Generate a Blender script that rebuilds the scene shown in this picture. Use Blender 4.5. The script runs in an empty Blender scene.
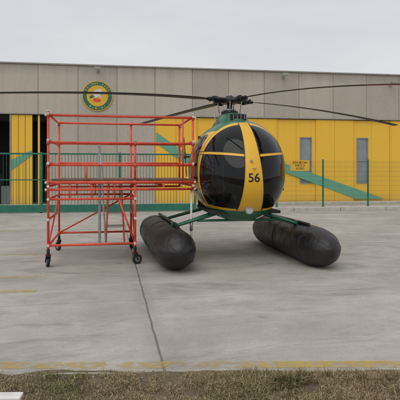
import bpy, bmesh, math, random
import numpy as np
from mathutils import Vector, Matrix, noise as mnoise
random.seed(7); rng=np.random.default_rng(7)
R=math.radians
S=bpy.context.scene
CAMH=1.6; F=480.0; HY=172.0

# ---------------------------------------------------------------- materials
def newmat(name):
    m=bpy.data.materials.new(name); m.use_nodes=True
    nt=m.node_tree; nt.nodes.clear()
    out=nt.nodes.new('ShaderNodeOutputMaterial'); b=nt.nodes.new('ShaderNodeBsdfPrincipled')
    nt.links.new(b.outputs[0],out.inputs[0])
    return m,nt,b,out
def N(nt,t,**k):
    n=nt.nodes.new(t)
    for a,v in k.items(): setattr(n,a,v)
    return n
def noise(nt,scale,detail=6,rough=.6,vec=None,dist=0):
    n=N(nt,'ShaderNodeTexNoise'); n.inputs['Scale'].default_value=scale
    n.inputs['Detail'].default_value=min(detail,5); n.inputs['Roughness'].default_value=rough
    n.inputs['Distortion'].default_value=dist
    if vec: nt.links.new(vec,n.inputs['Vector'])
    return n.outputs['Fac']
def ramp(nt,fac,stops):
    r=N(nt,'ShaderNodeValToRGB'); e=r.color_ramp.elements
    while len(e)<len(stops): e.new(.5)
    for i,(p,c) in enumerate(stops):
        e[i].position=p; e[i].color=(c[0],c[1],c[2],1) if hasattr(c,'__len__') else (c,c,c,1)
    nt.links.new(fac,r.inputs[0]); return r.outputs[0]
def mixc(nt,fac,a,b,mode='MIX'):
    m=N(nt,'ShaderNodeMix',data_type='RGBA',blend_type=mode)
    for i,v in ((0,fac),(6,a),(7,b)):
        if isinstance(v,bpy.types.NodeSocket): nt.links.new(v,m.inputs[i])
        elif i==0: m.inputs[0].default_value=v
        else: m.inputs[i].default_value=(v[0],v[1],v[2],1)
    return m.outputs[2]
def math_(nt,op,a,b=0.0,c=None):
    m=N(nt,'ShaderNodeMath',operation=op)
    for i,v in enumerate((a,b,c)):
        if v is None: continue
        if isinstance(v,bpy.types.NodeSocket): nt.links.new(v,m.inputs[i])
        else: m.inputs[i].default_value=v
    return m.outputs[0]
def bump(nt,h,bsdf,strength=.3,dist=.01):
    b=N(nt,'ShaderNodeBump'); b.inputs['Strength'].default_value=strength; b.inputs['Distance'].default_value=dist
    nt.links.new(h,b.inputs['Height']); nt.links.new(b.outputs[0],bsdf.inputs['Normal'])
def simple(name,col,rough=.5,metal=0,var=.25,scale=6,bmp=.1,coat=0,spec=.5):
    m,nt,b,o=newmat(name)
    tc=N(nt,'ShaderNodeTexCoord')
    n=noise(nt,scale,5,.65,tc.outputs['Object'])
    f=ramp(nt,n,[(.3,0),(.7,1)])
    dark=tuple(c*(1-var) for c in col); lite=tuple(min(1,c*(1+var*.4)) for c in col)
    nt.links.new(mixc(nt,f,dark,lite),b.inputs['Base Color'])
    nt.links.new(math_(nt,'MULTIPLY_ADD',n,.25,rough-.12),b.inputs['Roughness'])
    b.inputs['Metallic'].default_value=metal
    b.inputs['Coat Weight'].default_value=coat
    b.inputs['Specular IOR Level'].default_value=spec
    if bmp>.2:
        n2=noise(nt,scale*12,3,.5,tc.outputs['Object']); bump(nt,n2,b,bmp,.004)
    return m

M={}
M['red']=simple('red_paint',(.78,.085,.04),.42,0,.35,9,.15)
M['white']=simple('white_paint',(.72,.72,.70),.5,0,.25,9)
M['alu']=simple('aluminium',(.45,.46,.47),.4,.8,.2,12)
M['black']=simple('black_metal',(.018,.018,.02),.45,.2,.3,10)
M['hub']=simple('hub_metal',(.035,.035,.038),.4,.5,.4,14)
M['rubber']=simple('tyre_rubber',(.02,.02,.02),.75,0,.3,10)
M['blade']=simple('blade_paint',(.02,.021,.024),.5,0,.3,5)
M['bladered']=simple('blade_tip_red',(.22,.04,.03),.5,0,.3,5)
M['yel']=simple('yellow_paint',(.74,.42,.02),.35,0,.12,5,.05,.3)
M['green']=simple('green_paint',(.014,.13,.06),.38,0,.2,5,.05,.2)
M['fgreen']=simple('fence_green',(.02,.16,.105),.5,0,.3,6)
M['dark']=simple('dark_interior',(.02,.021,.022),.8,0,.3,3)
M['seat']=simple('seat_fabric',(.06,.06,.065),.9,0,.3,20)
M['coping']=simple('coping_metal',(.34,.33,.30),.5,.1,.25,3)
M['soil']=simple('soil',(.15,.115,.07),.95,0,.45,4,.8)
M['lampglass']=simple('lamp_glass',(.5,.5,.48),.15,0,.1,5)
M['wood']=simple('scaffold_board',(.20,.13,.09),.8,0,.4,8,.4)
M['greybox']=simple('grey_equipment',(.30,.32,.33),.6,0,.3,4)

def wallmat():
    m,nt,b,o=newmat('aggregate_concrete'); tc=N(nt,'ShaderNodeTexCoord'); v=tc.outputs['Object']
    fine=noise(nt,26,4,.8,v); big=noise(nt,.45,4,.6,v)
    mp=N(nt,'ShaderNodeMapping'); mp.inputs['Scale'].default_value=(3.2,1,.22); nt.links.new(v,mp.inputs[0])
    st=noise(nt,1.2,5,.7,mp.outputs[0])
    c=mixc(nt,ramp(nt,fine,[(.3,0),(.7,1)]),(.34,.30,.25),(.60,.54,.465))
    c=mixc(nt,math_(nt,'MULTIPLY',ramp(nt,st,[(.45,0),(.75,1)]),.35),c,(.31,.275,.235))
    c=mixc(nt,math_(nt,'MULTIPLY',ramp(nt,big,[(.35,0),(.7,1)]),.3),c,(.58,.52,.45))
    at=N(nt,'ShaderNodeAttribute',attribute_name='tone')
    c=mixc(nt,1.0,c,ramp(nt,at.outputs['Fac'],[(0,.88),(1,1.06)]),'MULTIPLY')
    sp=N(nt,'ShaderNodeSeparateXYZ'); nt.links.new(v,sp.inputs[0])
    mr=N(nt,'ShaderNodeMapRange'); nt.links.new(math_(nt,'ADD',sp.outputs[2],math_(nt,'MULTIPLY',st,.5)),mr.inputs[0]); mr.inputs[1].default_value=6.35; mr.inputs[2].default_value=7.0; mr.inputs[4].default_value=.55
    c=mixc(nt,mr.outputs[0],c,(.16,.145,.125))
    nt.links.new(c,b.inputs['Base Color']); b.inputs['Roughness'].default_value=.9
    bump(nt,fine,b,.5,.01); return m
M['wall']=wallmat()

def doormat(name,col):
    m,nt,b,o=newmat(name); tc=N(nt,'ShaderNodeTexCoord'); v=tc.outputs['Object']
    mp=N(nt,'ShaderNodeMapping'); mp.inputs['Scale'].default_value=(4,1,.3); nt.links.new(v,mp.inputs[0])
    st=noise(nt,1.5,5,.7,mp.outputs[0]); big=noise(nt,.8,4,.6,v)
    c=mixc(nt,math_(nt,'MULTIPLY',ramp(nt,st,[(.45,0),(.8,1)]),.22),col,tuple(x*.6 for x in col))
    c=mixc(nt,math_(nt,'MULTIPLY',big,.3),c,tuple(min(1,x*1.12+.02) for x in col))
    sp=N(nt,'ShaderNodeSeparateXYZ'); nt.links.new(v,sp.inputs[0])
    low=N(nt,'ShaderNodeMapRange'); nt.links.new(sp.outputs[2],low.inputs[0]); low.inputs[1].default_value=0;low.inputs[2].default_value=.6;low.inputs[3].default_value=.35;low.inputs[4].default_value=0
    c=mixc(nt,low.outputs[0],c,(.22,.17,.10))
    nt.links.new(c,b.inputs['Base Color']); b.inputs['Roughness'].default_value=.5
    return m
M['door']=doormat('yellow_door',(.84,.50,.04))
M['dgreen']=doormat('green_stripe',(.13,.36,.25))

def concmat():
    m,nt,b,o=newmat('concrete_apron'); tc=N(nt,'ShaderNodeTexCoord'); v=tc.outputs['Object']
    rot=N(nt,'ShaderNodeMapping'); rot.vector_type='POINT'; rot.inputs['Rotation'].default_value=(0,0,-R(10.6)); nt.links.new(v,rot.inputs[0])
    rv=rot.outputs[0]
    big=noise(nt,.28,5,.62,v,.6); mid=noise(nt,1.3,5,.75,v,.4); fine=noise(nt,38,4,.75,v); vf=noise(nt,140,1,.6,v)
    c=mixc(nt,ramp(nt,mid,[(.32,0),(.68,1)]),(.335,.32,.285),(.50,.482,.44))
    c=mixc(nt,math_(nt,'MULTIPLY',ramp(nt,big,[(.42,0),(.60,1)]),.5),c,(.325,.312,.28))
    mp=N(nt,'ShaderNodeMapping'); mp.inputs['Scale'].default_value=(.5,1.4,1); mp.inputs['Location'].default_value=(3.3,1.7,0); nt.links.new(rv,mp.inputs[0])
    st=noise(nt,1.0,5,.78,mp.outputs[0],1.2)
    c=mixc(nt,math_(nt,'MULTIPLY',ramp(nt,st,[(.50,0),(.63,1)]),.55),c,(.225,.215,.19))
    lt=noise(nt,.8,5,.78,mp.outputs[0],.5)
    c=mixc(nt,math_(nt,'MULTIPLY',ramp(nt,lt,[(.50,0),(.68,1)]),.55),c,(.60,.58,.535))
    # scattered oil spots, isolated
    vo=N(nt,'ShaderNodeTexVoronoi'); vo.inputs['Scale'].default_value=1.1; nt.links.new(v,vo.inputs['Vector'])
    sp=ramp(nt,math_(nt,'ADD',vo.outputs['Distance'],math_(nt,'MULTIPLY',mid,.16)),[(.10,1),(.19,0)])
    c=mixc(nt,math_(nt,'MULTIPLY',sp,.4),c,(.10,.09,.08))
    c=mixc(nt,math_(nt,'MULTIPLY',ramp(nt,fine,[(.38,0),(.72,1)]),.42),c,(.23,.22,.195))
    s=N(nt,'ShaderNodeSeparateXYZ'); nt.links.new(rv,s.inputs[0])
    wob=math_(nt,'MULTIPLY',math_(nt,'SUBTRACT',noise(nt,2.5,4,.6,v),.5),.03)
    def joint(sock,off,pitch,w,wb):
        a=math_(nt,'ADD',math_(nt,'ADD',sock,off),wb)
        a=math_(nt,'PINGPONG',a,pitch/2)
        return ramp(nt,a,[(w*.35,1),(w,0)])
    c10,s10=math.cos(R(10.6)),math.sin(R(10.6))
    u0=-.28*c10+3.84*s10; v0=.28*s10+6.1*c10
    j1=joint(s.outputs[0],-u0,11.0,.015,wob)
    j2=joint(s.outputs[1],-v0,11.0,.014,wob)
    j=math_(nt,'MAXIMUM',j1,math_(nt,'MULTIPLY',j2,.45))
    # damp halo next to the joint
    halo=math_(nt,'MULTIPLY',joint(s.outputs[0],-u0,11.0,.16,wob),mid)
    c=mixc(nt,math_(nt,'MULTIPLY',halo,.35),c,(.20,.19,.165))
    c=mixc(nt,math_(nt,'MULTIPLY',j,.75),c,(.08,.072,.062))
    nt.links.new(c,b.inputs['Base Color'])
    nt.links.new(math_(nt,'MULTIPLY_ADD',mid,.3,.6),b.inputs['Roughness'])
    h=math_(nt,'SUBTRACT',math_(nt,'ADD',fine,vf),math_(nt,'MULTIPLY',j,2.0))
    bump(nt,h,b,.4,.006); return m
M['conc']=concmat()
M['kerb']=simple('kerb_concrete',(.50,.485,.45),.85,0,.3,3,.5)

def wornpaint(name,col,cov,al=.8):
    m,nt,b,o=newmat(name); tc=N(nt,'ShaderNodeTexCoord'); v=tc.outputs['Object']
    a=noise(nt,9,5,.85,v); g=noise(nt,1.1,4,.6,v)
    f=ramp(nt,math_(nt,'ADD',math_(nt,'MULTIPLY',a,.6),math_(nt,'MULTIPLY',g,.5)),[(cov,0),(cov+.14,1)])
    nt.links.new(mixc(nt,a,col,tuple(x*.75 for x in col)),b.inputs['Base Color']); b.inputs['Roughness'].default_value=.8
    t=N(nt,'ShaderNodeBsdfTransparent'); mx=N(nt,'ShaderNodeMixShader')
    nt.links.new(math_(nt,'MULTIPLY',f,al),mx.inputs[0]); nt.links.new(t.outputs[0],mx.inputs[1]); nt.links.new(b.outputs[0],mx.inputs[2])
    nt.links.new(mx.outputs[0],o.inputs[0]); return m
M['line']=wornpaint('worn_yellow_paint',(.64,.45,.11),.48,.75)
M['line2']=wornpaint('very_worn_yellow_paint',(.60,.46,.16),.46,.55)

def floatmat():
    m,nt,b,o=newmat('float_rubber'); tc=N(nt,'ShaderNodeTexCoord'); v=tc.outputs['Object']
    n=noise(nt,4,5,.65,v); dust=noise(nt,1.5,5,.7,v)
    geo=N(nt,'ShaderNodeNewGeometry'); s=N(nt,'ShaderNodeSeparateXYZ'); nt.links.new(geo.outputs['Normal'],s.inputs[0])
    up=math_(nt,'MULTIPLY',math_(nt,'MAXIMUM',s.outputs[2],0.0),.25)
    f=math_(nt,'ADD',math_(nt,'MULTIPLY',ramp(nt,dust,[(.45,0),(.8,1)]),.4),math_(nt,'MULTIPLY',up,dust))
    c=mixc(nt,f,(.007,.007,.009),(.06,.057,.052))
    nt.links.new(c,b.inputs['Base Color'])
    nt.links.new(math_(nt,'MULTIPLY_ADD',n,.3,.28),b.inputs['Roughness'])
    wr=noise(nt,3.0,4,.5,v,1.5); bump(nt,wr,b,.8,.05); return m
M['float']=floatmat()

def winmat():
    m,nt,b,o=newmat('window_pane'); tc=N(nt,'ShaderNodeTexCoord'); n=noise(nt,1.5,3,.5,tc.outputs['Object'])
    nt.links.new(mixc(nt,n,(.15,.17,.18),(.34,.37,.38)),b.inputs['Base Color']); b.inputs['Roughness'].default_value=.12
    return m
M['win']=winmat()

def vcolmat(name,rough=.8):
    m,nt,b,o=newmat(name); a=N(nt,'ShaderNodeAttribute',attribute_name='Col')
    nt.links.new(a.outputs['Color'],b.inputs['Base Color']); b.inputs['Roughness'].default_value=rough
    b.inputs['Specular IOR Level'].default_value=.2
    return m
M['grass']=vcolmat('grass_blades')

# ---------------------------------------------------------------- geometry helpers
def link(ob,parent=None):
    S.collection.objects.link(ob)
    if parent: ob.parent=parent
    return ob
def empty(name,loc=(0,0,0),rz=0):
    e=bpy.data.objects.new(name,None); e.location=loc; e.rotation_euler=(0,0,rz); e.empty_display_size=.2
    S.collection.objects.link(e); return e
class MB:
    def __init__(s): s.bm=bmesh.new(); s.mats=[]
    def mi(s,k):
        if k not in s.mats: s.mats.append(k)
        return s.mats.index(k)
    def setm(s,faces,k):
        i=s.mi(k)
        for f in faces: f.material_index=i
    def box(s,x0,x1,y0,y1,z0,z1,k):
        vs=[s.bm.verts.new(p) for p in ((x0,y0,z0),(x1,y0,z0),(x1,y1,z0),(x0,y1,z0),(x0,y0,z1),(x1,y0,z1),(x1,y1,z1),(x0,y1,z1))]
        fs=[s.bm.faces.new([vs[i] for i in q]) for q in ((0,3,2,1),(4,5,6,7),(0,1,5,4),(1,2,6,5),(2,3,7,6),(3,0,4,7))]
        s.setm(fs,k); return fs
    def tube(s,a,b,r,k,r2=None,n=10,caps=True,flat=1.0):
        a=Vector(a);b=Vector(b); d=(b-a)
        if d.length<1e-6: return
        q=d.to_track_quat('Z','Y'); r2=r if r2 is None else r2
        A=[];B=[]
        for i in range(n):
            t=2*math.pi*i/n; o=Vector((math.cos(t),math.sin(t)*flat,0))
            A.append(s.bm.verts.new(a+q@(o*r))); B.append(s.bm.verts.new(b+q@(o*r2)))
        fs=[s.bm.faces.new((A[i],A[(i+1)%n],B[(i+1)%n],B[i])) for i in range(n)]
        for f in fs: f.smooth=True
        if caps: fs+= [s.bm.faces.new(A[::-1]),s.bm.faces.new(B)]
        s.setm(fs,k)
    def path(s,pts,r,k,n=8):
        for i in range(len(pts)-1): s.tube(pts[i],pts[i+1],r,k,n=n)
    def loft(s,rings,k,caps=True,smooth=True):
        V=[[s.bm.verts.new(p) for p in r] for r in rings]; n=len(V[0]); fs=[]
        for a,b in zip(V[:-1],V[1:]):
            for i in range(n): fs.append(s.bm.faces.new((a[i],a[(i+1)%n],b[(i+1)%n],b[i])))
        for f in fs: f.smooth=smooth
        if caps: fs+=[s.bm.faces.new(V[0][::-1]),s.bm.faces.new(V[-1])]
        s.setm(fs,k); return fs
    def poly(s,pts,k,thick=None):
        vs=[s.bm.verts.new(p) for p in pts]; f=s.bm.faces.new(vs); fs=[f]
        s.setm([f],k)
        if thick:
            r=bmesh.ops.extrude_face_region(s.bm,geom=[f]); 
            bmesh.ops.translate(s.bm,verts=[g for g in r['geom'] if isinstance(g,bmesh.types.BMVert)],vec=thick)
    def done(s,name,parent=None,bevel=0,loc=None,rot=None,fix=True):
        if fix: bmesh.ops.recalc_face_normals(s.bm,faces=s.bm.faces)
        me=bpy.data.meshes.new(name); s.bm.to_mesh(me); s.bm.free()
        for k in s.mats: me.materials.append(M[k])
        ob=bpy.data.objects.new(name,me); link(ob,parent)
        if loc: ob.location=loc
        if rot: ob.rotation_euler=rot
        if bevel:
            b=ob.modifiers.new('bev','BEVEL'); b.width=bevel; b.segments=2; b.limit_method='ANGLE'; b.angle_limit=R(40)
        return ob
def textmesh(body,size,offset=0,space=1):
    cu=bpy.data.curves.new('txt','FONT'); cu.body=body; cu.size=size; cu.align_x='CENTER'; cu.align_y='CENTER'; cu.offset=offset; cu.space_line=space
    to=bpy.data.objects.new('tmp',cu); S.collection.objects.link(to)
    dg=bpy.context.evaluated_depsgraph_get(); me=bpy.data.meshes.new_from_object(to.evaluated_get(dg)); bpy.data.objects.remove(to)
    return me

# ---------------------------------------------------------------- ground
m=MB(); m.poly([(-500,-500,-.06),(500,-500,-.06),(500,500,-.06),(-500,500,-.06)],'soil'); m.done('ground')
m=MB()
xs=np.linspace(-60,60,961)
def edge(x): return 3.80+.004*x+.03*mnoise.noise(Vector((x*1.7,3,0)))+.022*mnoise.noise(Vector((x*9,1,0)))
A=[m.bm.verts.new((x,edge(x),0)) for x in xs]; B=[m.bm.verts.new((x,edge(x),-.1)) for x in xs]; C=[m.bm.verts.new((x,120,0)) for x in xs]
for i in range(len(xs)-1):
    m.setm([m.bm.faces.new((A[i],A[i+1],C[i+1],C[i])),m.bm.faces.new((B[i],B[i+1],A[i+1],A[i]))],'conc')
m.done('concrete_apron')

def strip(name,p0,p1,w,k,z=.004):
    a=Vector((*p0,0));b=Vector((*p1,0)); d=(b-a).normalized(); n=Vector((-d.y,d.x,0))*w/2
    m=MB(); m.poly([(a-n)+Vector((0,0,z)),(b-n)+Vector((0,0,z)),(b+n)+Vector((0,0,z)),(a+n)+Vector((0,0,z))],k); return m.done(name)
strip('yellow_line',(-12,3.88),(12,4.08),.14,'line')
strip('faded_marking',(-9,8.6),(-3.15,9.35),.15,'line2')
strip('faded_marking',(-9,6.5),(-2.35,7.35),.14,'line2')
strip('faded_marking',(-9,5.75),(-2.2,6.45),.14,'line2')
strip('faded_marking',(-9,12.5),(-4.2,13.2),.16,'line2')

# verge soil bank
m=MB()
nx,ny=360,60; g=[]
for j in range(ny+1):
    row=[]
    for i in range(nx+1):
        x=-9+18*i/nx; t=j/ny; y=-1+t*(edge(x)+.05+.06*mnoise.noise(Vector((x*3,7,0)))-(-1))
        z=-.012+.03*mnoise.noise(Vector((x*2,y*2,0)))+.018*mnoise.noise(Vector((x*11,y*11,2)))
        fade=max(0,min(1,(edge(x)+.06-y)/.25)); z=z*fade+.004*(1-fade)
        row.append(m.bm.verts.new((x,y,z)))
    g.append(row)
for j in range(ny):
    for i in range(nx):
        f=m.bm.faces.new((g[j][i],g[j][i+1],g[j+1][i+1],g[j+1][i])); f.smooth=True; f.material_index=0
m.mi('soil'); m.done('soil_verge')

# dry grass
def grass():
    V=[];Fc=[];C=[]
    def blade(x,y,h,lean,az,w,col):
        i=len(V); dx,dy=math.cos(az),math.sin(az); px,py=-dy*w/2,dx*w/2
        z0=-.01
        p1=(x+dx*lean*.35*h,y+dy*lean*.35*h,z0+h*.6*(1-.3*lean)); p2=(x+dx*lean*h,y+dy*lean*h,z0+max(.006,h*(1-.75*lean)))
        V.extend([(x-px,y-py,z0),(x+px,y+py,z0),(p1[0]+px*.8,p1[1]+py*.8,p1[2]),(p1[0]-px*.8,p1[1]-py*.8,p1[2]),p2])
        Fc.append((i,i+1,i+2,i+3)); Fc.append((i+3,i+2,i+4))
        for k in range(5):
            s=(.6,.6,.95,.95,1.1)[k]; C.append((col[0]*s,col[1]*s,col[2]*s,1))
    n=0
    while n<68000:
        x=random.uniform(-7,7) if random.random()<.22 else random.uniform(-2.4,2.4)
        e=edge(x); y=e+.05-abs(random.gauss(0,.45))
        if y<1.8: continue
        dn=mnoise.noise(Vector((x*2.3,y*2.3,5)))*.6+mnoise.noise(Vector((x*8,y*8,9)))*.6
        if random.random()>.56+dn*1.4: continue
        if y>e-.02 and random.random()<.7: continue
        n+=1
        gr=mnoise.noise(Vector((x*1.4,y*1.4,20)))
        green=(random.random()<max(.08,.22+gr*.8))
        tall=1.0+(.55 if x>.3 else -.1)+.6*dn
        h=random.uniform(.02,.055)*tall; lean=random.uniform(.25,1.15)
        if random.random()<.02: h*=2
        if green: col=random.choice([(.10,.13,.035),(.15,.17,.055),(.08,.10,.03),(.19,.19,.08)])
        else: col=random.choice([(.36,.27,.15),(.44,.35,.21),(.27,.19,.11),(.54,.45,.29),(.19,.13,.08)])
        blade(x,y,h,lean,random.uniform(0,6.283),random.uniform(.002,.0045),col)
    for (tx,ty,rr,hh,cnt,gp) in [(.66,3.62,.12,.14,650,.5),(.80,3.72,.08,.12,350,.4),(1.25,3.68,.12,.11,350,.25),(1.0,3.74,.08,.1,250,.2),(.3,3.6,.1,.06,250,.3),(1.55,3.70,.12,.10,300,.2),(-.55,3.6,.1,.06,220,.4),(-1.0,3.58,.12,.05,220,.45),(2.2,3.65,.2,.09,350,.3),(-2.1,3.6,.2,.08,300,.3)]:
        for _ in range(cnt):
            a=random.uniform(0,6.283); r=abs(random.gauss(0,rr*.5)); x=tx+math.cos(a)*r*1.3; y=ty+math.sin(a)*r
            col=random.choice([(.08,.12,.03),(.12,.16,.05),(.06,.09,.025)]) if random.random()<gp else random.choice([(.36,.27,.15),(.46,.36,.22),(.20,.13,.07)])
            blade(x,y,random.uniform(.4,1)*hh,random.uniform(.1,.8),a+random.uniform(-.8,.8),random.uniform(.003,.005),col)
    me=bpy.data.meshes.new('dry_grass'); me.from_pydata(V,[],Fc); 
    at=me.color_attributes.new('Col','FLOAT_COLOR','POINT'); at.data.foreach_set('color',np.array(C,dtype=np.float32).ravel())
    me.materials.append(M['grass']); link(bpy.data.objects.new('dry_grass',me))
grass()
m=MB()
for _ in range(260):
    x=random.uniform(-2.5,2.5); y=edge(x)+random.gauss(-.03,.06) ; s=random.uniform(.002,.007)
    if y>edge(x)+.08: continue
    c=Vector((x,y,s*.5+.004)); ring=[[(c.x+math.cos(a)*s*q*random.uniform(.8,1.2),c.y+math.sin(a)*s*q,c.z+h) for a in [0,1.05,2.1,3.14,4.2,5.2]] for q,h in ((.8,-s*.6),(1,0),(.5,s*.5))]
    m.loft(ring,'kerb' if random.random()<.25 else 'soil',smooth=False)
m.done('pebbles')
m=MB(); m.box(-.16,.16,-.05,.05,-.03,.03,'white'); m.done('concrete_block',None,.008,(-1.42,3.38,0),(0,.03,R(6)))

# ---------------------------------------------------------------- building
TB=R(8.5); DB=23.5
bld=empty('hangar_building',(0,DB,0),TB)
def bx(px):
    k=(px-200)/F; return k*DB/(math.cos(TB)-k*math.sin(TB))
def bz(px,py):
    d=DB+bx(px)*math.sin(TB); return CAMH-(py-HY)/F*d
XL,XR=-26,34; ZT=6.62; ZD=4.32
def panels(name,x0,x1,z0,z1,pitch,org,y0=0.0,y1=.16):
    m=MB(); tone=[]
    k=math.floor((x0-org)/pitch); xs=[x0]
    x=org+(k+1)*pitch
    while x<x1-.05:
        if x>x0+.05: xs.append(x)
        x+=pitch
    xs.append(x1)
    for a,b in zip(xs[:-1],xs[1:]):
        dy=random.uniform(-.006,.006)
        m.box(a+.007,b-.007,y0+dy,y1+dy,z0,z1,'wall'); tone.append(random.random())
    ob=m.done(name,bld,.012)
    at=ob.data.attributes.new('tone','FLOAT','FACE')
    arr=np.repeat(np.array(tone,dtype=np.float32),6); at.data.foreach_set('value',arr[:len(ob.data.polygons)])
    return ob
org=bx(78); pitch=bx(117)-bx(78)
panels('upper_wall_panels',XL,XR,ZD,ZT,pitch,org)
panels('lower_wall_panels',bx(49),bx(155),0,ZD-.012,pitch,org,.03,.19)
panels('lower_wall_panels_end',XL,bx(-45),0,ZD-.012,pitch,org,.03,.19)
m=MB()
m.box(bx(49)-.05,XR-.02,.20,.45,0,ZT-.03,'dark'); m.box(XL+.02,bx(49)-.051,.20,.45,ZD-.1,ZT-.03,'dark'); m.box(XL+.02,bx(49)-.051,3.0,3.2,0,ZD-.11,'dark'); m.done('wall_core',bld)
m=MB(); m.box(XL,XR,3.3,30,0,ZT-.25,'coping'); m.box(XL,XR,.46,3.29,ZD+.3,ZT-.25,'coping'); m.done('building_shell',bld)
m=MB(); m.box(XL-.04,XR+.04,-.05,.5,ZT+.003,ZT+.07,'coping'); 
m.box(XL,XR,-.03,-.012,ZD-.04,ZD+.02,'coping'); m.done('coping',bld,.006)
m=MB()
xd=[bx(155)+.0]
while xd[-1]<XR-.3: xd.append(xd[-1]+1.02)
wins=[(bx(302),bx(315)),(bx(357),bx(370))]
wz0,wz1=bz(309,184),bz(309,137)
for i,(a,b) in enumerate(zip(xd[:-1],xd[1:])):
    y0=.05+(.05 if (i//2)%2 else 0)
    hit=[w for w in wins if a<(w[0]+w[1])/2<b]
    if hit:
        w0=(a+b)/2-.30; w1=(a+b)/2+.30
        m.box(a+.005,w0,y0,y0+.07,.06,ZD-.06,'door'); m.box(w1,b-.005,y0,y0+.07,.06,ZD-.06,'door')
        m.box(w0+.001,w1-.001,y0,y0+.07,.06,wz0,'door'); m.box(w0+.001,w1-.001,y0,y0+.07,wz1,ZD-.06,'door')
        m.box(w0+.002,w1-.002,y0+.04,y0+.06,wz0+.001,wz1-.001,'win')
        for zz in (wz0,wz1-.05): m.box(w0-.03,w1+.03,y0-.02,y0-.002,zz,zz+.05,'coping')
        for xx in (w0-.03,w1-.02): m.box(xx,xx+.05,y0-.018,y0-.002,wz0+.051,wz1-.051,'coping')
        m.box(w0+.003,w1-.003,y0+.012,y0+.035,(wz0+wz1)/2-.02,(wz0+wz1)/2+.02,'coping')
    else: m.box(a+.005,b-.005,y0,y0+.07,.06,ZD-.06,'door')
    if i%2==0: m.box(a+.06,a+.075,y0-.012,y0-.002,.1,ZD-.1,'door')
m.done('sliding_doors',bld,.006)
m=MB()
m.box(bx(11),bx(32),.05,.12,.05,ZD-.06,'door')
for k in range(1,3): x=bx(11)+(bx(32)-bx(11))*k/3; m.box(x-.008,x+.008,.042,.049,.06,ZD-.07,'dark')
m.box(bx(37.5),bx(39.5),.08,.16,.05,ZD-.06,'door')
m.box(bx(9.4),bx(10.8),.02,.16,.02,ZD-.05,'coping'); m.box(bx(47),bx(48.6),.02,.16,.02,ZD-.05,'coping')
m.box(bx(-44),bx(-30),.05,.12,.05,ZD-.06,'door')
m.box(bx(-29),bx(-12),2.0,2.6,.0,1.5,'greybox'); m.box(bx(-8),bx(4),1.6,2.4,.0,.9,'greybox')
m.done('entrance_door',bld,.004)
def bpoly(name,pts,k,y):
    m=MB(); m.poly([(bx(p[0]),y,bz(*p)) for p in pts],k,Vector((0,.006,0))); return m.done(name,bld)
bpoly('green_stripe_a',[(156,132),(196,160),(196,172),(156,143)],'dgreen',.038-.006)
bpoly('green_stripe_b',[(262,155),(292,166),(385,199),(356,199),(300,178),(262,163)],'dgreen',.038-.006)
bpoly('green_stripe_c',[(11.3,160),(31.7,150),(31.7,155),(11.3,170)],'dgreen',.034-.006)
m=MB(); m.box(XL,XR,-.5,.02,0,.10,'kerb'); m.done('plinth',bld,.01)
def disc(m,cx,cz,r,y0,y1,k,n=48):
    rings=[[(cx+math.cos(2*math.pi*i/n)*r,y,cz+math.sin(2*math.pi*i/n)*r) for i in range(n)] for y in (y1,y0)]
    m.loft(rings,k,smooth=False)
em=empty('round_emblem_sign',(0,DB,0),TB)
cx,cz=bx(97.5),bz(97.5,96)
m=MB(); disc(m,cx,cz,.72,-.045,-.015,'yel'); m.done('rim',em,.01)
m=MB(); disc(m,cx,cz,.68,-.05,-.046,'fgreen'); m.done('ring',em)
m=MB(); disc(m,cx,cz,.50,-.06,-.051,'yel'); m.done('face',em)
m=MB()
def ringtext(txt,a0,a1,rad,flip=False):
    for i,ch in enumerate(txt):
        if ch==' ': continue
        a=R(a0+(a1-a0)*i/(len(txt)-1)); me=textmesh(ch,.125,.003)
        ro=(a-math.pi/2) if not flip else (a+math.pi/2)
        ym=max(v.co.y for v in me.vertices)/2+min(v.co.y for v in me.vertices)/2
        mp={}
        for v in me.vertices:
            x,z=v.co.x,v.co.y-ym; X=x*math.cos(ro)-z*math.sin(ro); Z=x*math.sin(ro)+z*math.cos(ro)
            mp[v.index]=m.bm.verts.new((cx+math.cos(a)*rad+X,-.055,cz+math.sin(a)*rad+Z))
        for p in me.polygons:
            try: nf=m.bm.faces.new([mp[q] for q in p.vertices]); m.setm([nf],'yel')
            except ValueError: pass
ringtext('SEZIONE AEREA',165,15,.59)
ringtext('RIMINI',236,304,.59,True)
def ep(pts,k,y=-.066): m.poly([(cx+x,y,cz+z) for x,z in pts],k)
ep([(-.30,.10),(-.12,.26),(.10,.34),(.24,.24),(.16,.16),(.30,.10),(.12,.04),(.22,-.10),(.02,-.04),(-.10,-.12),(-.14,.02)],'white')
ep([(-.14,-.12),(.12,-.14),(.18,-.22),(.06,-.30),(-.12,-.28),(-.22,-.20)],'red',-.067)
ep([(-.36,-.02),(-.22,.04),(-.16,-.06),(-.34,-.14)],'green',-.068)
m.done('bird_motif',em)
for px,py in ((98,70),(283,76),(390,84)):
    L=empty('wall_lamp',(0,DB,0),TB); x,z=bx(px),bz(px,py)
    m=MB(); m.tube((x,-.012,z-.05),(x,-.30,z+.03),.025,'coping'); m.box(x-.14,x+.14,-.44,-.28,z-.05,z+.08,'coping'); m.box(x-.12,x+.12,-.42,-.30,z-.062,z-.051,'lampglass'); m.box(x-.07,x+.07,-.03,-.008,z-.14,z+.05,'coping'); m.done('lamp_body',L,.01)

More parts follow.
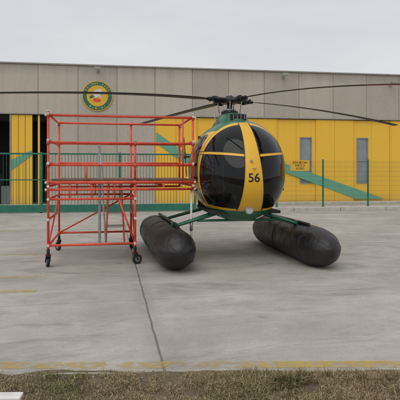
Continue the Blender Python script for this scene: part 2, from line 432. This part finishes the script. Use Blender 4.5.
# ---------------------------------------------------------------- fence, gate, kerb
TF=R(8.5); DF=19.3
def fx(px,D=DF):
    k=(px-200)/F; return k*D/(math.cos(TF)-k*math.sin(TF))
kb=empty('kerb',(0,DF,0),TF)
m=MB()
x=fx(196)
while x<26: m.box(x,x+1.985,-.32,.32,-.01,.16+random.uniform(-.006,.006),'kerb'); x+=2.0
m.done('kerb_stones',kb,.02)
def fencepanel(m,x0,x1,z0,z1,y,sp=.055,r=.0026):
    n=int((x1-x0)/sp)
    for i in range(1,n):
        x=x0+(x1-x0)*i/n; m.tube((x,y,z0),(x,y,z1),r,'fgreen',n=3,caps=False)
    for z in np.arange(z0,z1+.01,.2):
        m.tube((x0,y-.004,z),(x1,y-.004,z),.0035,'fgreen',n=3,caps=False)
fe=empty('perimeter_fence',(0,DF,0),TF)
m=MB(); px0=fx(368)-fx(323)
posts=[]
x=fx(368)
while x>fx(200): posts.append(x); x-=px0
posts=posts[::-1]; x=fx(368)+px0
while x<26: posts.append(x); x+=px0
for x in posts:
    m.box(x-.03,x+.03,-.03,.03,.155,2.13,'fgreen'); m.box(x-.05,x+.05,-.05,.05,.168,.185,'fgreen')
m.done('posts',fe,.004)
m=MB()
for a,b in zip(posts[:-1],posts[1:]): fencepanel(m,a+.03,b-.03,.22,2.08,0)
fencepanel(m,fx(197)+.05,posts[0]-.03,.22,2.08,0)
m.done('mesh_panels',fe)
ga=empty('sliding_gate',(0,DF,0),TF)
m=MB(); g0,g1=fx(-160),fx(196)
m.box(g0,g1,-.08,.08,.06,.34,'fgreen'); m.box(g0,g1,-.03,.03,2.27,2.33,'fgreen'); 
m.box(g0,g1,-.025,.025,1.28,1.32,'fgreen')
x=g1-.04
while x>g0: m.box(x-.04,x+.04,-.042,.042,.341,2.36,'fgreen'); x-=(fx(112)-fx(33))
m.box(g0,g1,-.2,.2,-.01,.03,'kerb')
for x in np.arange(g0+1,g1,3.0): m.tube((x,-.05,.06),(x,.05,.06),.055,'black',n=12)
m.done('gate_frame',ga,.005)
m=MB(); x=g0+.1
while x<g1: m.tube((x,0,.34),(x,0,2.27),.008,'fgreen',n=4,caps=False); x+=.12
m.done('gate_bars',ga)
sg=empty('warning_sign',(0,DF,0),TF)
kx0,kx1=fx(290),fx(309)
m=MB(); zc=CAMH+.27; m.box(kx0,kx1,-.055,-.045,zc-.22,zc+.22,'yel')
for xx in (kx0+.1,kx1-.1): m.tube((xx,-.045,zc),(xx,.0,zc),.012,'alu')
m.done('sign_board',sg)
me=textmesh('ZONA MILITARE\nDIVIETO DI\nACCESSO',.115,.001,1.05)
ys_=[v.co.y for v in me.vertices]; my=(max(ys_)+min(ys_))/2
for v in me.vertices: v.co=Vector((v.co.x*.74+(kx0+kx1)/2,-.059,v.co.y-my+zc))
me.materials.clear(); me.materials.append(M['black']); link(bpy.data.objects.new('sign_text',me),sg)

# ---------------------------------------------------------------- maintenance scaffold
sc=empty('maintenance_scaffold',(-2.555,8.08,0),R(10.5))
W1,W2,D=1.45,2.47,1.72
r=.0205
m=MB(); cl=MB()
def T(a,b,rr=r,k='red'): m.tube(a,b,rr,k,n=12)
def coup(p,ax='z'):
    p=Vector(p); v={'z':Vector((0,0,.035)),'x':Vector((.035,0,0)),'y':Vector((0,.035,0))}[ax]
    cl.tube(p-v,p+v,r*1.4,'red',n=10); cl.tube(p+Vector((.0,-.05,0)),p+Vector((0,-.02,0)),.010,'alu',n=6)
def capw(p,v): cl.tube(p,Vector(p)+Vector(v),r*1.12,'white',n=10)
for y in (0,D):
    T((0,y,.2),(0,y,2.62)); T((W1,y,.2),(W1,y,1.5 if y==0 else 2.62)); T((W2,y,1.30),(W2,y,2.60))
    zr=[2.56,2.10,1.72] if y==0 else [2.60,2.18,1.78]
    for z in zr: T((0,y,z),(W2,y,z)); [coup((x,y,z)) for x in ((0,W1,W2) if y else (0,W2))]
    T((0,y,1.42),(W2,y,1.42),.026); T((0,y,1.30),(W2,y,1.30)); 
    T((0,y,.36),(W1,y,.36)); coup((0,y,.36)); coup((W1,y,.36)); coup((0,y,1.42));coup((W1,y,1.42))
    T((0,y,1.14),(W1,y,1.14))
    for x in (.35,.72,1.1): T((x,y,1.14),(x,y,1.42),.012)
    for z in (2.56,1.42,1.30): capw((-.055,y,z),(.035,0,0)); capw((W2+.02,y,z),(.035,0,0))
for x in (0,W2):
    for z in (2.58,2.14,1.75,1.36): T((x,0,z),(x,D,z)); capw((x,-.045,z),(0,.02,0))
for x in (0,W1):
    for z in (.36,.80,1.14): T((x,0,z),(x,D,z)); capw((x,-.045,z),(0,.02,0))
for x in (0,W2):
    capw((x,0,2.62),(0,0,.02)); capw((x,D,2.62),(0,0,.02))
T((0,0,.36),(0,D,1.14),.016); T((W1,0,.36),(W1,D,1.14),.016)
T((W1,.0,.36),(W1-.28,0,1.14),.016); T((0,D,.36),(W1,D,1.14),.015)
T((.62,0,1.42),(.62,0,1.72),.016); T((W1,0,1.42),(W1,0,2.10)); coup((W1,0,2.10)); coup((W1,0,1.72))
T((W1,0,1.36),(W1,D,1.36)); T((W1+.5,0,1.36),(W1+.5,D,1.36)); T((.7,0,1.36),(.7,D,1.36))
T((W2-.18,0,1.42),(W2-.18,0,2.56),.016)
m.done('frame_tubes',sc); cl.done('couplers',sc)
m=MB()
m.tube((W2-.02,.05,.05),(W2-.02,.05,1.29),.020,'white',n=12); m.tube((W2-.02,.05,.0),(W2-.02,.05,.05),.05,'alu',n=14)
m.tube((W2-.02,.05,.55),(W2-.02,.05,.75),.028,'alu',n=12)
m.done('prop_leg',sc)
m=MB()
for i in range(6):
    y=.06+i*.27; m.box(.05,W2-.05,y,y+.25,1.447,1.482,'wood')
m.done('deck',sc,.004)
m=MB()
for y in (.55,.95):
    m.box(.81,.85,y,y+.025,.25,2.10,'alu')
for z in np.arange(.45,2.05,.26): m.tube((.83,.575,z),(.83,.95,z),.014,'alu')
m.done('ladder',sc,.003)
m=MB()
m.tube((.95,.10,.38),(.86,.10,1.9),.016,'alu')
for z in (.62,.86,1.10): m.box(.95,1.27,.2,.5,z,z+.02,'alu')
m.tube((.95,.2,.36),(1.0,.2,1.4),.016,'red'); m.tube((1.27,.2,.36),(1.22,.2,1.4),.016,'red')
m.done('steps',sc,.003)
def castor(name,x,y,a):
    m=MB(); R0=.085; c=Vector((x+math.cos(a)*.04,y+math.sin(a)*.04,R0)); ax=Vector((-math.sin(a),math.cos(a),0))
    m.tube(c-ax*.022,c+ax*.022,R0,'rubber',n=24); m.tube(c-ax*.026,c+ax*.026,R0*.55,'alu',n=18); m.tube(c-ax*.045,c+ax*.045,.012,'black')
    for s in (-1,1):
        m.tube(c+ax*.036*s,Vector((x,y,.19))+ax*.03*s,.013,'black',n=6)
    m.tube((x,y,.175),(x,y,.205),.045,'black',n=14); m.tube((x,y,.2),(x,y,.30),.026,'black',n=12)
    m.box(x-.05,x+.05,y-.012,y+.012,.206,.225,'red')
    return m.done(name,sc,.003)
for i,(x,y,a) in enumerate(((0,0,1.9),(W1,0,.4),(0,D,2.2),(W1,D,1.2))): castor(f'castor_{i+1}',x,y,a)

# ---------------------------------------------------------------- helicopter
he=empty('helicopter',(.875,7.75,0),R(8.5))
ZN=1.46; HW=.825; ZBT=.70; ZTP=2.57
def prof(y):
    L=1.25
    if y<L:
        s=max(0,y/L); q=max(0,1-(1-s)**2.25)**.5
        zb=ZN-(ZN-ZBT)*q; zt=ZN+(ZTP-ZN)*max(0,1-(1-s)**2.0)**.56
        return HW*q,zb,zt
    keys=[(1.25,HW,ZBT,ZTP),(1.9,HW,.72,ZTP),(2.4,.70,.80,2.54),(2.9,.50,1.10,2.44),(3.4,.28,1.50,2.28),(3.8,.17,1.75,2.14),(7.1,.09,1.98,2.17)]
    for a,b in zip(keys[:-1],keys[1:]):
        if y<=b[0]:
            t=(y-a[0])/(b[0]-a[0]); t=t*t*(3-2*t) if b[0]<3.5 else t
            return tuple(a[i]+(b[i]-a[i])*t for i in (1,2,3))
    return keys[-1][1:]
PW=2.12
def surfY(x,z,off=0):
    def inside(y):
        w,b,t=prof(y)
        if w<1e-4: return False
        zc=(b+t)/2; h=(t-b)/2
        return (abs(x)/w)**PW+(abs(z-zc)/h)**PW<=1
    lo,hi=0,1.25
    if not inside(hi): return None
    for _ in range(26):
        mid=(lo+hi)/2
        if inside(mid): hi=mid
        else: lo=mid
    return hi-off
def striphalf(z): 
    return float(np.interp(z,[.75,1.0,1.45,1.95,2.4],[.25,.205,.16,.12,.095]))
ZB=1.86
def glassf(x,y,z):
    g=min(abs(x)-striphalf(z), abs(z-(ZB+.10*abs(x)))-.026, .80-.12*(z-1.4)-y, z-(.95+.10*y)) 
    def rr(y0,y1,z0,z1,r=.10):
        cy,cz=(y0+y1)/2,(z0+z1)/2; qx=abs(y-cy)-(y1-y0)/2+r; qz=abs(z-cz)-(z1-z0)/2+r
        return -(min(max(qx,qz),0)+math.hypot(max(qx,0),max(qz,0))-r)
    d=rr(.90,1.62,1.40,2.28) if abs(x)>.3 else -1
    e=rr(1.76,2.35,1.50,2.22) if abs(x)>.3 else -1
    return max(g,d,e)
def greenf(x,y,z):
    a=min(z-(2.34-.02*y),y-.78)
    b=(.93+.04*y)-z if y>.2 else -1
    c=min(y-2.5,z-1.2)
    e=.09-abs((z-1.15)-.35*(y-1.0)) if y>.90 else -1
    return max(a,b,e)
def bodymat():
    m,nt,b,o=newmat('fuselage_skin'); tc=N(nt,'ShaderNodeTexCoord'); v=tc.outputs['Object']
    ga=N(nt,'ShaderNodeAttribute',attribute_name='glass'); gr=N(nt,'ShaderNodeAttribute',attribute_name='green')
    n=noise(nt,3,5,.65,v); isg=math_(nt,'GREATER_THAN',ga.outputs['Fac'],0.0); isgr=math_(nt,'GREATER_THAN',gr.outputs['Fac'],0.0)
    y=mixc(nt,n,(.84,.49,.02),(.70,.38,.02)); gcol=mixc(nt,n,(.014,.13,.06),(.022,.16,.08))
    c=mixc(nt,isgr,y,gcol)
    gm=noise(nt,14,5,.75,v); c=mixc(nt,math_(nt,'MULTIPLY',ramp(nt,gm,[(.55,0),(.75,1)]),.22),c,(.16,.11,.05))
    geo=N(nt,'ShaderNodeNewGeometry')
    c=mixc(nt,geo.outputs['Backfacing'],c,(.03,.03,.03))
    nt.links.new(c,b.inputs['Base Color']); nt.links.new(math_(nt,'MULTIPLY_ADD',n,.25,.26),b.inputs['Roughness']); b.inputs['Coat Weight'].default_value=.2; b.inputs['Coat Roughness'].default_value=.12
    tr=N(nt,'ShaderNodeBsdfTransparent'); tr.inputs[0].default_value=(.26,.27,.27,1)
    gl=N(nt,'ShaderNodeBsdfGlossy'); gl.inputs[0].default_value=(.85,.88,.92,1); gl.inputs['Roughness'].default_value=.07
    fr=N(nt,'ShaderNodeFresnel'); fr.inputs[0].default_value=1.42
    bp=N(nt,'ShaderNodeBump'); bp.inputs['Strength'].default_value=.15; bp.inputs['Distance'].default_value=.02
    nt.links.new(noise(nt,2.2,2,.4,v),bp.inputs['Height']); nt.links.new(bp.outputs[0],gl.inputs['Normal']); nt.links.new(bp.outputs[0],fr.inputs['Normal'])
    mx=N(nt,'ShaderNodeMixShader'); nt.links.new(fr.outputs[0],mx.inputs[0]); nt.links.new(tr.outputs[0],mx.inputs[1]); nt.links.new(gl.outputs[0],mx.inputs[2])
    df=N(nt,'ShaderNodeBsdfDiffuse'); df.inputs[0].default_value=(.35,.35,.33,1)
    mxd=N(nt,'ShaderNodeMixShader'); nt.links.new(math_(nt,'MULTIPLY',gm,.03),mxd.inputs[0]); nt.links.new(mx.outputs[0],mxd.inputs[1]); nt.links.new(df.outputs[0],mxd.inputs[2])
    m2=N(nt,'ShaderNodeMixShader'); nt.links.new(isg,m2.inputs[0]); nt.links.new(b.outputs[0],m2.inputs[1]); nt.links.new(mxd.outputs[0],m2.inputs[2])
    nt.links.new(m2.outputs[0],o.inputs[0]); return m
M['body']=bodymat()
def build_body():
    nseg=180
    ys=[1.25*((i/80)**2) for i in range(1,81)]
    ys+=list(np.linspace(1.25,3.8,120))[1:]+list(np.linspace(3.8,7.1,20))[1:]
    V=[(0,0,ZN)];Fc=[]
    for y in ys:
        w,bz_,tz=prof(y); zc=(bz_+tz)/2; h=(tz-bz_)/2
        for i in range(nseg):
            t=2*math.pi*i/nseg; c,s=math.cos(t),math.sin(t)
            V.append((math.copysign(abs(c)**(2/PW),c)*w,y,zc+math.copysign(abs(s)**(2/PW),s)*h))
    for i in range(nseg): Fc.append((0,1+i,1+(i+1)%nseg))
    for k in range(len(ys)-1):
        o=1+k*nseg; p=o+nseg
        for i in range(nseg): Fc.append((o+i,p+i,p+(i+1)%nseg,o+(i+1)%nseg))
    o=1+(len(ys)-1)*nseg; Fc.append(tuple(o+i for i in range(nseg)))
    me=bpy.data.meshes.new('fuselage'); me.from_pydata(V,[],Fc)
    bm=bmesh.new(); bm.from_mesh(me); bmesh.ops.recalc_face_normals(bm,faces=bm.faces); bm.to_mesh(me); bm.free()
    me.polygons.foreach_set('use_smooth',[True]*len(me.polygons))
    a=me.attributes.new('glass','FLOAT','POINT'); a.data.foreach_set('value',np.array([glassf(*v) for v in V],dtype=np.float32))
    a=me.attributes.new('green','FLOAT','POINT'); a.data.foreach_set('value',np.array([greenf(*v) for v in V],dtype=np.float32))
    me.materials.append(M['body']); link(bpy.data.objects.new('fuselage',me),he)
build_body()
def ribbon(m,pts,w,k,h=.006):
    P=[]
    for i,(x,z) in enumerate(pts):
        a=pts[max(0,i-1)];b=pts[min(len(pts)-1,i+1)]; t=Vector((b[0]-a[0],b[1]-a[1])).normalized(); n=Vector((-t.y,t.x))*w/2
        row=[]
        for s,hh in ((-1,-.004),(-.8,h),(.8,h),(1,-.004)):
            X,Z=x+n.x*s,z+n.y*s; Y=surfY(X,Z)
            if Y is None: row=None;break
            e=.004; Yx=surfY(X+e,Z);Yz=surfY(X,Z+e)
            if Yx is None or Yz is None: row=None;break
            nn=Vector(((Yx-Y)/e,-1,(Yz-Y)/e)).normalized()
            row.append(Vector((X,Y,Z))+nn*hh)
        if row: P.append(row)
    V=[[m.bm.verts.new(p) for p in r] for r in P]; fs=[]
    for a,b in zip(V[:-1],V[1:]):
        for i in range(3): fs.append(m.bm.faces.new((a[i],a[i+1],b[i+1],b[i])))
    for f in fs: f.smooth=False
    m.setm(fs,k)
m=MB()
for sx in (-1,1):
    ribbon(m,[(sx*striphalf(z),z) for z in np.linspace(.95,2.46,60)],.014,'black')
    for dz in (-.026,.026):
        ribbon(m,[(sx*x,ZB+.10*x+dz) for x in np.linspace(.13,.78,50)],.010,'black',.005)
for sx in (-1,1):
    for z in np.arange(1.0,2.4,.075):
        x=sx*(striphalf(z)-.022); Y=surfY(x,z)
        if Y: m.tube((x,Y+.002,z),(x,Y-.003,z),.005,'alu',n=6)
m.done('windshield_seals',he)
m=MB()
for sx in (-1,1):
    for y0,y1,k in ((.785,.80,'black'),(.89,.90,'black')):
        rings=[]
        for z in np.linspace(.95,2.42,50):
            y=y0-.12*(z-1.4); w,b,t=prof(y); zc=(b+t)/2;h=(t-b)/2
            q=1-abs((z-zc)/h)**PW
            if q<=0: continue
            x=w*q**(1/PW)*sx; rings.append([(x+.004*sx,y,z),(x+.004*sx,y+.014,z),(x-.01*sx,y+.014,z),(x-.01*sx,y,z)])
        m.loft(rings,k)
m.done('door_frames',he)
me=textmesh('56',.20,.003)
bm=bmesh.new(); bm.from_mesh(me); bmesh.ops.triangulate(bm,faces=bm.faces); bmesh.ops.subdivide_edges(bm,edges=bm.edges,cuts=3,use_grid_fill=True)
for v in bm.verts:
    x,z=v.co.x-.0,v.co.y+1.50; Y=surfY(x,z) or .5; v.co=Vector((x,Y-.004,z))
bmesh.ops.recalc_face_normals(bm,faces=bm.faces); bm.to_mesh(me); bm.free(); me.materials.clear(); me.materials.append(M['black'])
link(bpy.data.objects.new('number_56',me),he)
m=MB()
m.box(-.62,.62,.55,2.2,.88,.93,'dark'); m.box(-.66,.66,1.72,1.78,.93,2.3,'dark')
m.done('cabin_floor_bulkhead',he)
for sx,nm in ((-1,'seat_a'),(1,'seat_b')):
    m=MB(); c=.34*sx
    m.box(c-.22,c+.22,.95,1.40,1.12,1.24,'seat'); m.box(c-.22,c+.22,1.40,1.52,1.15,1.85,'seat'); m.box(c-.12,c+.12,1.42,1.52,1.88,2.05,'seat')
    for q in (-.1,.1): m.box(c+q-.02,c+q+.02,1.38,1.395,1.3,1.85,'alu')
    m.box(c-.2,c+.2,.98,1.4,.93,1.11,'dark'); m.done(nm,he,.03)
m=MB(); m.box(-.24,.24,.42,.56,1.30,1.62,'black'); m.box(-.10,.10,.48,.80,.93,1.29,'black')
for i in range(3):
    for j in range(2): disc(m,-.16+.16*i,1.38+.15*j,.055,.562,.57,'alu',20)
m.tube((-.34,.85,.93),(-.34,.75,1.35),.014,'alu'); m.tube((.34,.85,.93),(.34,.75,1.35),.014,'alu')
for sx in (-1,1):
    for q in (-.1,.1): m.box(sx*.34+q-.05,sx*.34+q+.05,.46,.49,1.06,1.2,'alu')
m.done('instrument_console',he,.02)
m=MB()
Y=surfY(-.03,1.78); m.tube((-.03,Y+.01,1.78),(-.03,Y-.04,1.78),.02,'alu'); 
Y=surfY(0,1.66); m.tube((0,Y+.01,1.66),(0,Y-.16,1.655),.010,'alu')
Y=surfY(-.02,.98); m.tube((-.02,Y+.04,.98),(-.02,Y-.03,.965),.07,'alu',n=24); m.tube((-.02,Y-.031,.965),(-.02,Y-.036,.965),.058,'lampglass',n=24)
for sx in (-1,1):
    pts=[]
    for t in np.linspace(0,1,10):
        x=sx*(.15+.22*t); z=1.98+.22*t; Y=surfY(x,z)
        if Y: pts.append((x,Y-.02,z))
    m.path(pts,.006,'black')
m.done('nose_fittings',he)
m=MB()
for sx in (-1,1):
    w,_,_=prof(1.0); m.tube((sx*(w-.03),1.0,1.28),(sx*(w+.012),1.0,1.28),.02,'black'); m.tube((sx*(w+.01),1.0,1.28),(sx*(w+.012),1.12,1.28),.01,'black')
m.done('door_handles',he)
m=MB(); rings=[]
for y,w,zt in ((1.08,.10,2.54),(1.16,.20,2.63),(1.35,.27,2.72),(1.9,.30,2.79),(2.6,.26,2.70),(3.2,.16,2.50),(3.6,.08,2.30)):
    rings.append([(math.copysign(abs(math.cos(a))**.7,math.cos(a))*w,y,2.38+(zt-2.38)*max(-.6,math.copysign(abs(math.sin(a))**.7,math.sin(a)))) for a in [2*math.pi*i/28 for i in range(28)]])
m.loft(rings,'green'); m.done('engine_cowling',he)
m=MB(); m.box(-.15,.15,1.12,1.2,2.56,2.67,'black')
for x in (-.1,-.03,.04,.11): m.box(x,x+.012,1.105,1.12,2.57,2.66,'alu')
m.tube((.0,1.55,2.70),(.0,1.50,2.98),.008,'black'); m.tube((-.3,1.7,2.5),(-.36,1.66,2.72),.006,'white')
m.tube((.22,1.45,2.5),(.22,1.45,2.62),.03,'red'); m.done('intake_and_antennas',he,.006)
m=MB(); m.tube((0,3.0,1.45),(0,3.7,1.30),.14,'black',.16,n=24); m.done('exhaust',he)
FA={-1:((-1.22,-.20),(-1.47,3.75)),1:((1.20,-.30),(1.05,3.45))}
def fpos(sx,y):
    (xa,ya),(xb,yb)=FA[sx]; t=(y-ya)/(yb-ya); return xa+(xb-xa)*t
R0=.335
m=MB()
for sx in (-1,1):
    for y in (.95,2.25):
        a=Vector((sx*.42,y+.08,.86)); b=Vector((fpos(sx,y)*.94,y-.02,.64))
        m.tube(a,b,.065,'green',.048,n=14,flat=.6)
        m.tube(a+Vector((0,.25,.0)),b+Vector((0,.02,0)),.022,'green',n=8)
    pa=Vector((fpos(sx,.45)*.94,.45,.685)); pb=Vector((fpos(sx,3.0)*.94,3.0,.685))
    m.tube(pa,pb,.028,'black',n=12)
    for y in (.95,2.25): m.box(fpos(sx,y)*.94-.05,fpos(sx,y)*.94+.05,y-.05,y+.05,.62,.71,'green')
m.tube((-.8,.97,.73),(.8,.97,.73),.022,'green',n=10); m.tube((-.42,1.03,.84),(.42,1.03,.84),.04,'green',n=10)
m.tube((-.42,2.33,.84),(.42,2.33,.84),.04,'green',n=10)
m.done('landing_struts',he,.01)
def floatob(name,sx):
    m=MB(); rings=[]; n=56; (xa,y0),(xb,yb)=FA[sx]; L=yb-y0; ny=130
    def rad(s):
        q=min(1,s/.62); q2=min(1,(L-s)/.8)
        return R0*(max(0.0,1-(1-q)**2.0)**.56)*(max(0.0,1-(1-q2)**2.0)**.55)*(1-.02*s/L)
    for j in range(ny+1):
        t=j/ny; y=y0+L*(.5-.5*math.cos(math.pi*t)); s=(y-y0); cxx=fpos(sx,y)
        rr=max(rad(s),.012); seam=1
        for ys in (.62,1.9,3.0): seam-=.018*math.exp(-((s-ys)/.03)**2)
        ring=[]
        for i in range(n):
            a=2*math.pi*i/n; c,sn=math.cos(a),math.sin(a)
            wv=1+.04*mnoise.noise(Vector((c*1.5,s*1.8,sn*1.5+sx*7)))+.018*mnoise.noise(Vector((c*4,s*4,sn*4+sx)))
            wv+=.05*mnoise.noise(Vector((c*2.6,s*1.2,sn*2.6+3+sx)))*max(0,1-s/.8)
            r_=rr*seam*wv; zc=.325+.02*(1-rr/R0)
            z=max(zc+sn*r_,.004)
            ring.append((cxx+c*r_*1.03,y,z))
        rings.append(ring)
    m.loft(rings,'float'); m.done(name,he)
    m=MB()
    for ys in (.62,1.9,3.0):
        y=y0+ys; rr=rad(ys); cxx=fpos(sx,y)
        rings=[[(cxx+math.cos(a)*(rr*1.01+e),yy,max(.002,.325+math.sin(a)*(rr*.985+e))) for a in [2*math.pi*i/n for i in range(n)]] for yy,e in ((y-.02,-.01),(y-.018,.004),(y+.018,.004),(y+.02,-.01))]
        m.loft(rings,'rubber',caps=False)
    m.tube((fpos(sx,y0),y0+.03,.345),(fpos(sx,y0),y0-.015,.34),.035,'rubber',n=16); m.tube((fpos(sx,y0),y0-.016,.34),(fpos(sx,y0),y0-.022,.34),.010,'hub',n=12)
    m.done(name+'_fittings',he)
floatob('float_a',-1); floatob('float_b',1)
# tail
m=MB()
def fin(pts,th,k):
    r1=[Vector(p)+Vector(th)*.5 for p in pts]; r2=[Vector(p)-Vector(th)*.5 for p in pts]; m.loft([r1,r2],k,smooth=False)
fin([(0,6.55,2.08),(0,7.0,2.12),(0,7.55,3.0),(0,7.25,3.0)],(.04,0,0),'yel')
fin([(0,6.6,2.05),(0,7.05,2.0),(0,7.2,1.25),(0,6.95,1.25)],(.04,0,0),'green')
fin([(.0,6.6,2.1),(.0,6.95,2.1),(.95,7.15,2.55),(.95,6.9,2.55)],(0,0,.035),'green')
m.tube((0,7.1,2.07),(-.28,7.1,2.07),.03,'hub',n=14); m.tube((-.25,7.1,2.07),(-.32,7.1,2.07),.06,'hub',n=16)
for s in (-1,1):
    d=Vector((0,.5,.866))*s
    m.tube(Vector((-.28,7.1,2.07)),Vector((-.28,7.1,2.07))+d*.16,.02,'hub',n=10)
    m.tube(Vector((-.28,7.1,2.07))+d*.14,Vector((-.28,7.1,2.07))+d*.68,.016,'blade',.012,n=12,flat=4.0)
m.done('tail_fins',he,.006)
# rotor
HYL=1.90; HZ=3.05
m=MB()
m.tube((0,HYL,2.62),(0,HYL,3.03),.055,'hub',n=20)
m.tube((0,HYL,2.76),(0,HYL,2.81),.17,'hub',n=28); m.tube((0,HYL,2.82),(0,HYL,2.85),.13,'alu',n=28)
m.tube((0,HYL,2.97),(0,HYL,3.06),.17,'hub',n=28); m.tube((0,HYL,3.06),(0,HYL,3.12),.11,'hub',.07,n=24); m.tube((0,HYL,3.12),(0,HYL,3.15),.05,'alu',n=16)
angs=[(26,.30,4.6),(120,.07,4.6),(213,.26,4.6),(302,.37,4.5)]
for deg,_,_ in angs:
    a=R(deg-8.5); dx,dy=math.cos(a),math.sin(a); nx_,ny_=-dy,dx
    P=lambda r_,o=0,z=0: Vector((dx*r_+nx_*o,HYL+dy*r_+ny_*o,HZ-.02+z))
    m.tube(P(.10),P(.34),.06,'hub',.05,n=14); m.tube(P(.30),P(.36),.07,'hub',n=14)
    m.tube(P(.36,.0),P(.54,.0),.045,'hub',.032,n=12,flat=1)
    m.tube(P(.44,.055,-.04),P(.44,.055,.05),.025,'hub',n=12); m.tube(P(.44,-.055,-.04),P(.44,-.055,.05),.025,'hub',n=12)
    m.tube(P(.18,.12,.0),P(.44,.10,.0),.026,'hub',n=10)
    m.tube(P(.20,-.13,-.02),P(.17,-.12,-.25),.012,'alu',n=8)
    m.tube(P(.30,-.03,-.01),P(.20,-.14,-.02),.02,'hub',n=8)
m.done('rotor_hub',he,.004)
for bi,(deg,droop,RR) in enumerate(angs):
    m=MB(); a=R(deg-8.5); dx,dy=math.cos(a),math.sin(a); nx_,ny_=-dy,dx
    rs=list(np.linspace(.48,RR,36)); secs=[]
    for r_ in rs:
        t=(r_-.48)/(RR-.48); ch=.09+.085*min(1,(r_-.48)/.25); z=HZ-.02-droop*t**1.8
        tw=R(7-8*t); sec=[]
        for (cu_,tz) in ((.30,0),(.27,.055),(.12,.075),(-.25,.04),(-.70,.0),(-.25,-.03),(.12,-.045),(.27,-.035)):
            o=cu_*ch; zz=tz*ch*.9; sec.append((dx*r_+nx_*(o*math.cos(tw)),HYL+dy*r_+ny_*(o*math.cos(tw)),z+zz+o*math.sin(tw)))
        secs.append(sec)
    if bi==3:
        k=next(i for i,q in enumerate(rs) if q>3.3)
        m.loft(secs[:k+1],'blade'); m.loft(secs[k:],'bladered')
    else: m.loft(secs,'blade')
    m.done(f'rotor_blade_{bi+1}',he)

# ---------------------------------------------------------------- light
w=bpy.data.worlds.new('World'); S.world=w; w.use_nodes=True; nt=w.node_tree; nt.nodes.clear()
out=N(nt,'ShaderNodeOutputWorld'); bg=N(nt,'ShaderNodeBackground'); sky=N(nt,'ShaderNodeTexSky',sky_type='NISHITA'); sky.sun_disc=False
EL,AZ=56,-150
sky.sun_elevation=R(EL); sky.sun_rotation=R(AZ); sky.air_density=1; sky.dust_density=3
tc=N(nt,'ShaderNodeTexCoord'); mp=N(nt,'ShaderNodeMapping'); mp.inputs['Scale'].default_value=(1,1,3.5); nt.links.new(tc.outputs['Generated'],mp.inputs[0])
cl_=noise(nt,1.6,5,.55,mp.outputs[0],.4)
cloud=ramp(nt,cl_,[(.25,(6.6,6.65,7.0)),(.75,(8.1,8.05,8.15))])
col=mixc(nt,.88,sky.outputs[0],cloud)
nt.links.new(col,bg.inputs[0]); bg.inputs[1].default_value=.10; nt.links.new(bg.outputs[0],out.inputs[0])
sd=bpy.data.lights.new('sun','SUN'); sd.energy=1.2; sd.angle=R(60); sd.color=(1,.95,.86)
so=bpy.data.objects.new('sun',sd); S.collection.objects.link(so)
az=R(AZ); dv=Vector((math.sin(az)*math.cos(R(EL)),math.cos(az)*math.cos(R(EL)),math.sin(R(EL))))
so.rotation_euler=dv.to_track_quat('Z','Y').to_euler()
# ---------------------------------------------------------------- camera
cd=bpy.data.cameras.new('camera'); cd.sensor_width=36; cd.lens=36*F/400; cd.shift_y=-(200-HY)/400; cd.clip_end=2000; cd.clip_start=.05
co=bpy.data.objects.new('camera',cd); S.collection.objects.link(co); co.location=(0,0,CAMH); co.rotation_euler=(R(90),0,0)
S.camera=co
S.view_settings.view_transform='Standard'; S.view_settings.look='None'; S.view_settings.exposure=0
